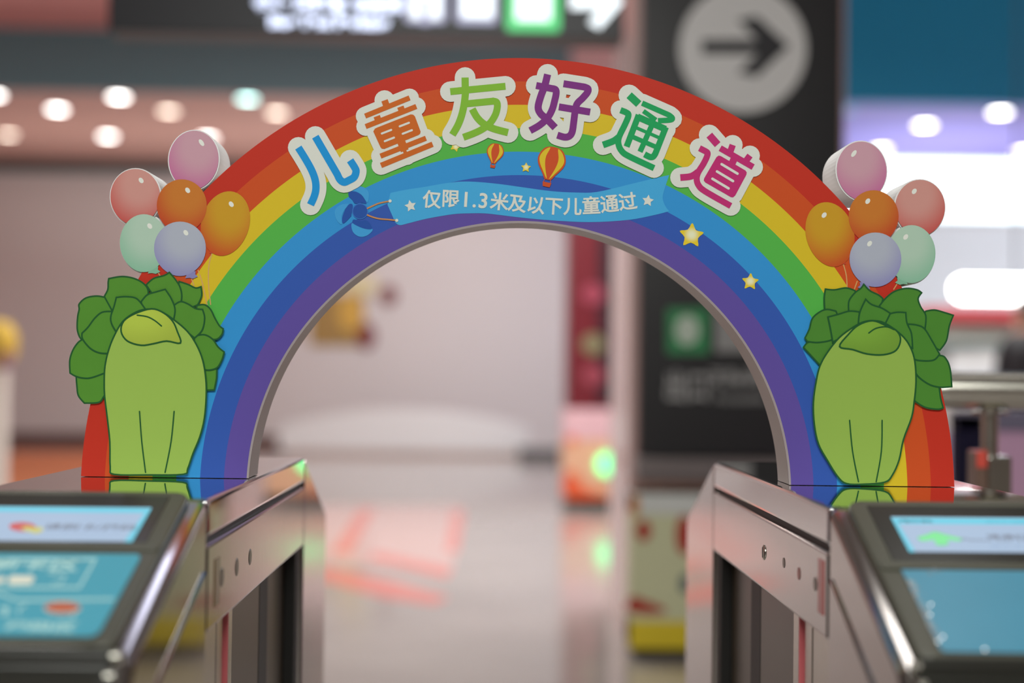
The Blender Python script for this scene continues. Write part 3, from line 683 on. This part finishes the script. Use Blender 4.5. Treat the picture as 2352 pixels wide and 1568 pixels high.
# hanging direction sign
def hang():
    Y = 5.0
    a = pt(247, 76, Y); b2 = pt(1432, 84, Y)
    e = empty('hanging_sign', ((a.x+b2.x)/2, Y, (a.z+b2.z)/2)); tag(e, 'black hanging direction sign with lit lettering, green symbol and arrow', 'sign')
    zb = (a.z+b2.z)/2; x0, x1 = a.x, b2.x
    sg = MB().box(x0, x1, Y, Y+.16, zb, zb+.32).make('sign_case', mat('sign_black', (36, 36, 42), .4), e, .006)
    for xx in (x0+.3, x1-.3): MB().lathe([(.015, 0), (.015, 4.95-zb-.32)], xx, Y+.08, zb+.32, 12).make('hanger_rod', STEEL_DULL, e)
    LW = emis('sign_light', (215, 225, 255), 2.2); LW2 = emis('sign_light_dim', (200, 200, 240), .8); LG = emis('sign_green', (30, 220, 110), 1.0); LWW = emis('sign_white', (240, 250, 255), 1.6)
    PX = lambda px: pt(px, 40, Y).x
    ks = Y/F
    f = lambda px, py, l=1: pt(px, py, Y)+Vector((0, -.002*l, 0))
    text('lettering', '公交 出租车 停车场', 40*ks, LW, f(755, 14), (1, 0, 0), (0, 0, 1), sg, .05*52*ks)
    text('lettering', 'Bus Taxi Parking', 34*ks, LW, f(755, 52), (1, 0, 0), (0, 0, 1), sg, .06*34*ks, 1.2)
    def sq(cx, cy, w2, h2, m, l, r=.012):
        pts = []
        for sx, sz, a0 in ((1, 1, 0), (-1, 1, 90), (-1, -1, 180), (1, -1, 270)):
            c = f(cx, cy, l)+Vector((sx*(w2*ks-r), 0, sz*(h2*ks-r)))
            for j in range(5):
                an = math.radians(a0+j*22.5); pts.append(c+Vector((r*math.cos(an), 0, r*math.sin(an))))
        return MB().solid(pts, [p+Vector((0, .002, 0)) for p in pts]).make('symbol', m, sg)
    sq(978, -2, 46, 54, LW2, 1); sq(978, -2, 34, 44, LWW, 2); MB().box(f(966, 0).x, f(988, 0).x, Y-.008, Y-.006, f(0, 40).z, f(0, -20).z).make('symbol', LW2, sg)
    sq(1095, -2, 46, 56, LW2, 1); sq(1097, -4, 36, 44, LWW, 2)
    sq(1225, 6, 62, 66, LG, 1); sq(1225, -2, 40, 50, LWW, 2)
    A = [(1310, -12), (1380, -12), (1352, -46), (1376, -60), (1430, 4), (1376, 66), (1352, 52), (1380, 20), (1310, 20)]
    fr = [f(x, y) for x, y in A]; MB().solid(fr, [p+Vector((0, .002, 0)) for p in fr]).make('arrow', LWW, sg)
hang()
# totem with round arrow on a pale column
Y = 6.0
ks = Y/F
c0, c1 = pt(1405, 700, Y+1.0).x, pt(1934, 700, Y+.15).x
col = MB().box(c0, c1, Y+.12, Y+1.0, 0, 4.94).make('column', mat('column_pink', (232, 184, 180), .15))
tag(col, 'pale pink polished square column behind the dark totem', 'column', kind='thing')
tot = empty('sign_totem', (pt(1700, 1050, Y).x, Y, 0)); tag(tot, 'tall black sign board with white disc and black right-pointing arrow', 'sign')
xa, xb = pt(1473, 500, Y).x, pt(1932, 500, Y).x; zb = pt(1650, 1048, Y).z
bd = MB().box(xa, xb, Y, Y+.11, zb, 3.6).make('board', mat('totem_black', (36, 35, 38), .35), tot, .004)
MB().box(xa-.02, xb+.1, Y-.12, Y+.11, zb-.10, zb-.005).make('ledge', mat('ledge_grey', (128, 118, 118), .3), tot, .01)
fT = lambda px, py, l=1: pt(px, py, Y)+Vector((0, -.002*l, 0))
GREYW = mat('totem_white', (236, 236, 230), .4)
def flat(name, pts, m, parent, l=1, f=fT, t=.002):
    fr = [f(x, y, l) for x, y in pts]; return MB().solid(fr, [p+Vector((0, t, 0)) for p in fr]).make(name, m, parent)
disc = flat('disc', ell(1706, 112, 146, 146, 64), GREYW, bd, 1)
flat('arrow', [(1612, 92), (1738, 92), (1694, 46), (1738, 38), (1812, 106), (1738, 176), (1694, 168), (1738, 124), (1612, 124)], mat('totem_ink', (34, 32, 38), .4), bd, 2)
sqp = lambda cx, cy, w2, h2: [(cx-w2, cy-h2), (cx+w2, cy-h2), (cx+w2, cy+h2), (cx-w2, cy+h2)]
flat('exit_symbol', sqp(1580, 760, 48, 52), mat('totem_green', (48, 140, 85), .4), bd, 1)
flat('exit_symbol', ell(1578, 758, 27, 34), mat('totem_glyph', (190, 205, 190), .4), bd, 2)
flat('lift_symbol', sqp(1685, 762, 42, 46), mat('totem_grey', (150, 150, 150), .4), bd, 1)
TG = mat('totem_text', (165, 165, 165), .4)
text('lettering', '出口', 72*ks, TG, fT(1578, 892), (1, 0, 0), (0, 0, 1), bd, .03*72*ks, .72)
text('lettering', '无障碍', 42*ks, TG, fT(1690, 870), (1, 0, 0), (0, 0, 1), bd, .02*42*ks)
text('lettering', 'Accessible', 28*ks, TG, fT(1700, 915), (1, 0, 0), (0, 0, 1), bd, .01*28*ks)
# cream display box at the foot of the totem
kb = empty('display_box', (pt(1550, 1300, 5.7).x, 5.8, 0)); tag(kb, 'cream display box with red patches and yellow bottom band below the totem', 'display box')
Yk = 5.66; fK = lambda px, py, l=1: pt(px, py, Yk)+Vector((0, -.002*l, 0))
xa, xb = pt(1448, 1300, Yk).x, pt(1760, 1300, Yk).x
MB().box(xa, xb, Yk, Yk+.2, .04, .655).make('box', mat('box_cream', (200, 202, 165), .4), kb, .01)
MB().box(xa, xb, Yk-.004, Yk+.2, .04, .15).make('bottom_band', mat('band_yellow', (215, 192, 40), .4), kb, .004)
MB().box(xa+.02, xb-.02, Yk+.02, Yk+.19, 0, .04).make('foot', RECESS2, kb)
MB().box(xa, xb, Yk-.003, Yk+.2, .57, .655).make('lid', mat('lid_white', (205, 208, 205), .4), kb, .008)
RD = mat('box_red', (168, 34, 22), .4)
for q in (ell(1478, 1218, 17, 24), ell(1572, 1228, 20, 45), cat([(1440, 1400), (1450, 1370), (1480, 1378), (1530, 1400), (1500, 1408)], 4, True)): flat('red_patch', q, RD, kb, 3, fK)
flat('blue_patch', ell(1573, 1340, 12, 22), mat('box_blue', (70, 90, 100), .4), kb, 3, fK)
flat('ochre_patch', ell(1458, 1160, 10, 26), mat('box_ochre', (200, 130, 50), .4), kb, 3, fK)
# ticket kiosk farther back
Yv = 12.0; fV = lambda px, py, l=1: pt(px, py, Yv)+Vector((0, -.003*l, 0))
kv = empty('ticket_kiosk', (pt(1360, 1100, Yv).x, Yv+.3, 0)); tag(kv, 'tall dark red kiosk with orange lower half and green light', 'kiosk')
xa, xb = pt(1302, 900, Yv).x, pt(1500, 900, Yv).x
zt = pt(1350, 538, Yv).z; zm = pt(1350, 940, Yv).z
MB().box(xa, xb, Yv, Yv+.6, zm, zt+.3).make('upper_cabinet', mat('kiosk_red', (105, 24, 36), .3), kv, .02)
MB().box(pt(1372, 900, Yv).x, xb, Yv-.006, Yv, zm+.05, zt+.2).make('display', mat('kiosk_dark', (45, 28, 38), .3), kv)
MB().box(xa-.02, xb, Yv-.02, Yv+.6, zm-.26, zm).make('pink_band', mat('kiosk_pink', (235, 178, 185), .3), kv, .02)
MB().box(xa-.02, xb, Yv-.02, Yv+.6, .08, zm-.26).make('lower_cabinet', mat('kiosk_orange', (228, 172, 140), .3), kv, .02)
flat('red_print', cat([(1298, 1090), (1320, 1085), (1345, 1120), (1400, 1138), (1300, 1142)], 4, True), mat('kiosk_flame', (225, 90, 50), .4), kv, 9, fV)
flat('red_print', ell(1312, 1010, 12, 10), mat('kiosk_flame2', (222, 105, 75), .4), kv, 9, fV)
MB().box(xa, xb, Yv, Yv+.55, 0, .08).make('plinth', RECESS2, kv)
for y, c in ((675, (150, 62, 80)), (790, (125, 118, 88)), (862, (145, 62, 76))): flat('poster_spot', ell(1362, y, 26, 24), mat('spot', c, .4), kv, 4, fV)
p = fV(1395, 1065, 9); MB().lathe([(.09, .0), (.09, -.02), (.03, -.03)], p.x, p.y, p.z, 20, 'Y').make('indicator_lamp', emis('led_green', (90, 228, 140), 3.5), kv, smooth=True)
# low grey box, long white humped form, gold plaque by the back wall
Yg = 18.8
g = MB().box(pt(1192, 1040, Yg).x, pt(1296, 1040, Yg).x, Yg, Yg+.5, 0, .14).make('floor_box', mat('box_grey', (92, 92, 92), .5), bevel=.02); tag(g, 'low dark grey box on the floor by the back wall', 'box')
Yc = 19.4; ce = empty('white_hump', (pt(925, 1040, Yc).x, Yc, 0)); tag(ce, 'long low white humped form against the back wall', 'counter')
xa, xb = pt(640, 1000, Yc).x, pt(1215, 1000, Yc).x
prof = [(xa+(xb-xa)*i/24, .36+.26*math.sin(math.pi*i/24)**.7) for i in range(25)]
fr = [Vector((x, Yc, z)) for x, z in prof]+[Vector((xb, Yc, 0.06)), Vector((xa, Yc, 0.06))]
MB().solid(fr, [p+Vector((0, .8, 0)) for p in fr]).make('hump_body', mat('hump_white', (255, 246, 238), .4, k=.7), ce)
MB().box(xa+.1, xb-.1, Yc+.05, Yc+.75, 0, .06).make('plinth', mat('hump_plinth', (215, 190, 180), .5), ce)
Yp = YF-.03; fP = lambda px, py, l=1: pt(px, py, Yp)+Vector((0, -.006*l, 0))
pe = empty('wall_plaque', pt(790, 740, Yp)); tag(pe, 'gold wall plaque with dark red ornaments on the back wall', 'wall decoration')
flat('plaque_board', sqp(775, 735, 62, 58), mat('plaque_gold', (158, 128, 72), .4), pe, 1, fP, .03)
flat('gold_centre', ell(806, 718, 30, 42), mat('plaque_yellow', (205, 165, 72), .4), pe, 3, fP, .03)
flat('cream_top', sqp(830, 655, 34, 18), mat('plaque_cream', (225, 212, 165), .4), pe, 2, fP, .03)
for x, y, rx, ry in ((893, 678, 19, 22), (842, 772, 20, 30)): flat('red_ornament', ell(x, y, rx, ry), mat('ornament_red', (120, 40, 48), .4), pe, 4, fP, .03)
# red floor markings
RF = mat('floor_red', (215, 125, 115), .15)
RF2 = mat('floor_pink', (205, 172, 166), .12)
fm = empty('floor_marking', (-.5, 9, 0.0)); tag(fm, 'red line markings stuck on the polished floor ahead of the lane', 'floor marking')
def fl(name, quad, k, m=None):
    P = Vector((0, 0, .0015+.0005*k)); vs = [pplane(x, y, P, Vector((0, 0, 1))) for x, y in quad]
    MB().solid(vs, [Vector((v.x, v.y, .0002)) for v in vs]).make(name, m or RF, fm)
fl('marking_field', [(700, 1160), (1062, 1160), (1040, 1310), (700, 1290)], -1, RF2)
fl('marking_line', [(828, 1168), (862, 1166), (800, 1272), (762, 1270)], 0)
fl('marking_line', [(1040, 1170), (1068, 1172), (1052, 1268), (1024, 1266)], 0)
fl('marking_line', [(866, 1268), (1040, 1306), (1024, 1328), (846, 1284)], 0)
fl('marking_line', [(740, 1302), (900, 1332), (1030, 1370), (1000, 1388), (880, 1372), (730, 1328)], 1)
# terracotta mat, pale post with yellow head at the left edge
P = Vector((0, 0, .004)); vs = [pplane(x, y, P, Vector((0, 0, 1))) for x, y in ((28, 1036), (212, 1036), (212, 1125), (-60, 1125))]
mt = MB().solid(vs, [Vector((v.x, v.y, .0)) for v in vs]).make('floor_mat', mat('mat_terracotta', (205, 128, 84), .6)); tag(mt, 'terracotta floor mat at the foot of the back wall on the left', 'mat')
Yq = 9.0; q = pt(0, 900, Yq)
pe = empty('signpost', (q.x-.02, Yq, 0)); tag(pe, 'pale round post with yellow rounded head at the left edge', 'post')
MB().lathe([(.12, 0), (.12, .02), (.075, .04), (.07, pt(0, 850, Yq).z)], q.x-.02, Yq, 0, 24).make('post', mat('post_cream', (225, 210, 200), .4), pe, smooth=True)
zz = pt(0, 790, Yq).z; MB().lathe([(.0, -.15), (.08, -.13), (.12, -.05), (.12, .05), (.08, .13), (.0, .15)], q.x-.02, Yq, zz, 24).make('head', mat('head_yellow', (205, 168, 62), .5), pe, smooth=True)
MB().lathe([(.03, -.05), (.03, .05)], q.x+.06, Yq-.08, pt(0, 828, Yq).z, 16).make('clasp', mat('clasp_violet', (150, 105, 130), .5), pe, smooth=True)

# right side: handrail, dark barrier, shop
Yr = 2.42
hr = empty('handrail', (pt(2270, 900, Yr).x, Yr, 0)); tag(hr, 'thick stainless steel handrail on a post right of the arch', 'handrail')
zr = pt(2260, 897, Yr).z; rr_ = 43*Yr/F
x0 = pt(2168, 900, Yr).x
MB().lathe([(rr_*.6, 0), (rr_*.9, .006), (rr_, .02), (rr_, 1.4)], x0-.02, Yr, zr, 32, 'X').make('rail', STEEL_DULL, hr, smooth=True)
px_ = pt(2273, 1000, Yr).x
MB().lathe([(.0145, 0), (.0145, zr)], px_, Yr, 0, 20).make('post', STEEL_DULL, hr, smooth=True)
MB().lathe([(.03, 0), (.03, .006)], px_, Yr, zr-rr_-.008, 20).make('collar', STEEL_DULL, hr, smooth=True)
zc = pt(2273, 1046, Yr).z
MB().box(px_-.012, px_+.028, Yr-.03, Yr+.03, 0, zc).make('post_box', STEEL_DULL, hr, .003)
MB().box(px_-.032, px_-.012, Yr-.025, Yr+.02, 0, zc+.008).make('side_clamp', mat('clamp_brown', (110, 88, 78), .3), hr, .003)
MB().box(px_-.031, px_-.013, Yr-.027, Yr+.018, zc-.02, zc+.009).make('red_tag', mat('clamp_red', (205, 80, 68), .4), hr, .002)
Yn = 4.2
nb = empty('barrier', (pt(2250, 1000, Yn).x, Yn, 0)); tag(nb, 'dark navy barrier panel behind the handrail post', 'barrier')
zt = pt(2220, 950, Yn).z
MB().box(pt(2192, 1000, Yn).x, pt(2262, 1000, Yn).x, Yn, Yn+.05, .05, zt).make('panel', mat('navy', (16, 14, 42), .3), nb, .005)
MB().box(pt(2192, 1000, Yn).x, pt(2420, 1000, Yn).x, Yn, Yn+.05, zt-.05, zt+.01).make('top_rail', mat('barrier_grey', (110, 105, 125), .3), nb, .005)
MB().box(pt(2262, 1000, Yn).x, pt(2420, 1000, Yn).x, Yn+.01, Yn+.04, .05, zt-.05).make('pink_panel', mat('barrier_pink', (190, 150, 180), .4), nb)
MB().box(pt(2192, 1000, Yn).x, pt(2420, 1000, Yn).x, Yn-.05, Yn+.1, 0, .05).make('foot', RECESS2, nb)
# shop light box and fittings
Ys = 15.0
sb = empty('light_box', (pt(2300, 440, Ys).x, Ys, pt(2300, 440, Ys).z)); tag(sb, 'long glowing white light box above the shop', 'light box')
za, zb = pt(2200, 500, Ys).z, pt(2200, 372, Ys).z
MB().box(3.75, 7.5, Ys, Ys+.3, za-.03, zb+.03).make('case', mat('case_white', (220, 225, 245), .4), sb)
MB().box(3.78, 7.47, Ys-.02, Ys, za, zb).make('light_panel', emis('shop_white', (225, 245, 255), 4), sb)
Yb = 14.0
tag(MB().box(3.6, 8, Ys+.05, Ys+.2, 0, za-.04).make('wall_fascia', mat('shop_fascia', (212, 218, 240), .5)), kind='structure')
Yt = 9.6
lt = empty('tube_lamp', (pt(2300, 660, Yt).x, Yt, pt(2300, 660, Yt).z)); tag(lt, 'very bright white tube lamp over the shop counter', 'lamp')
xs = pt(2185, 660, Yt).x+.09
MB().lathe([(.0, -.08), (.05, -.065), (.078, -.02), (.08, 1.6)], xs, Yt, pt(2230, 664, Yt).z, 24, 'X').make('tube', emis('tube_white', (255, 255, 250), 12), lt, smooth=True)
for k in range(2): MB().lathe([(.008, 0), (.008, 4.95-pt(2230, 664, Yt).z-.07)], xs+.35+k*.9, Yt, pt(2230, 664, Yt).z+.07, 8).make('cable', RECESS2, lt)
Yd = 11.0
cn = empty('shop_counter', (pt(2300, 800, Yd).x, Yd, 0)); tag(cn, 'shop shelf unit with red top band and pale goods shelf', 'shelf')
xs0 = pt(2130, 800, Yd).x
zz = lambda py: pt(2250, py, Yd).z
MB().box(xs0, 7.2, Yd, Yd+.5, zz(737), zz(706)).make('header', mat('header_red', (192, 44, 58), .4), cn, .01)
MB().box(xs0, 7.2, Yd+.42, Yd+.5, .1, zz(737)).make('back_panel', mat('shelf_cream', (202, 200, 190), .5), cn)
MB().box(xs0, 7.2, Yd, Yd+.42, zz(872), zz(866)).make('shelf', mat('shelf_pale', (200, 205, 220), .5), cn)
MB().box(xs0, 7.2, Yd, Yd+.42, zz(790), zz(783)).make('shelf', mat('shelf_green', (150, 175, 175), .5), cn)
MB().box(xs0, 7.2, Yd, Yd+.42, 0, .7).make('base_cabinet', mat('shop_base', (170, 150, 175), .5), cn, .01)
BX = mat('carton_white', (225, 230, 250), .5)
for k, (a, b2) in enumerate(((2195, 2238), (2242, 2290), (2294, 2325))):
    o = MB().box(pt(a, 800, Yd).x, pt(b2, 800, Yd).x, Yd+.05, Yd+.3, zz(866)+.001, zz(806-k*3)).make('carton', BX, bevel=.008)
    tag(o, ['white carton on the shop shelf, nearest the arch', 'white carton on the shop shelf, middle one', 'white carton on the shop shelf, nearest the person'][k], 'carton', 'white cartons on the shop shelf')

# person in black at the right edge
def person(x, y, h):
    k = h/1.68
    me = bpy.data.meshes.new('person'); 
    J = [((0, 0, .95), .15), ((0, 0, 1.12), .13), ((0, 0, 1.32), .15), ((0, 0, 1.43), .08), ((0, -.01, 1.50), .055), ((0, -.03, 1.58), .085), ((0, -.02, 1.64), .075),
         ((-.17, 0, 1.38), .065), ((-.23, -.02, 1.13), .045), ((-.17, -.20, 1.02), .034), ((-.14, -.29, 1.02), .03),
         ((.17, 0, 1.38), .065), ((.23, -.02, 1.13), .045), ((.17, -.20, 1.02), .034), ((.14, -.29, 1.02), .03),
         ((-.10, 0, .88), .095), ((-.11, -.01, .48), .065), ((-.11, .02, .09), .045), ((-.11, -.12, .04), .04),
         ((.10, 0, .88), .095), ((.11, -.01, .48), .065), ((.11, .02, .09), .045), ((.11, -.12, .04), .04)]
    E = [(0, 1), (1, 2), (2, 3), (3, 4), (4, 5), (5, 6), (3, 7), (7, 8), (8, 9), (9, 10), (3, 11), (11, 12), (12, 13), (13, 14), (0, 15), (15, 16), (16, 17), (17, 18), (0, 19), (19, 20), (20, 21), (21, 22)]
    me.from_pydata([(p[0]*k, p[1]*k, p[2]*k) for p, r in J], E, [])
    o = bpy.data.objects.new('person', me); COL.objects.link(o)
    o.modifiers.new('skin', 'SKIN'); sk = me.skin_vertices[0].data
    for i, (p, r) in enumerate(J): sk[i].radius = (r*k, r*k)
    sk[0].use_root = True
    sd = o.modifiers.new('sub', 'SUBSURF'); sd.levels = 2; sd.render_levels = 2
    m, nt, b = new_mat('person_cloth')
    tc = nt.nodes.new('ShaderNodeTexCoord'); sp = nt.nodes.new('ShaderNodeSeparateXYZ'); gt = nt.nodes.new('ShaderNodeMath'); gt.operation = 'GREATER_THAN'; gt.inputs[1].default_value = 1.46*k
    mx = nt.nodes.new('ShaderNodeMix'); mx.data_type = 'RGBA'; mx.inputs[6].default_value = (.008, .008, .012, 1); mx.inputs[7].default_value = (.42, .22, .16, 1)
    nt.links.new(tc.outputs['Object'], sp.inputs[0]); nt.links.new(sp.outputs[2], gt.inputs[0]); nt.links.new(gt.outputs[0], mx.inputs[0]); nt.links.new(mx.outputs[2], b.inputs['Base Color'])
    me.materials.append(m)
    o.location = (x, y, 0); o.rotation_euler = (0, 0, math.radians(-60))
    hm = MB()
    n = 14
    for j in range(9):
        th = math.pi*j/8
        for i in range(n):
            a = 2*math.pi*i/n; r = .105*math.sin(th)+.001
            hm.v.append((r*math.cos(a)*k, (.01+r*math.sin(a))*k, (1.615+.11*math.cos(th))*k))
    for j in range(8):
        for i in range(n): hm.f.append([j*n+i, j*n+(i+1) % n, (j+1)*n+(i+1) % n, (j+1)*n+i])
    h_ = hm.make('hair', mat('hair_dark', (40, 28, 28), .5), None, smooth=True); h_.parent = o
    nose = MB().lathe([(.012, 0), (.008, .02), (.002, .03)], 0, -.115*k, 1.575*k, 8).make('nose', mat('skin', (190, 140, 120), .5), None, smooth=True); nose.parent = o
    tag(o, 'person with dark hair in a black top standing by the shop shelf', 'person')
person(pt(2362, 800, 9.4).x, 9.4, 1.66)
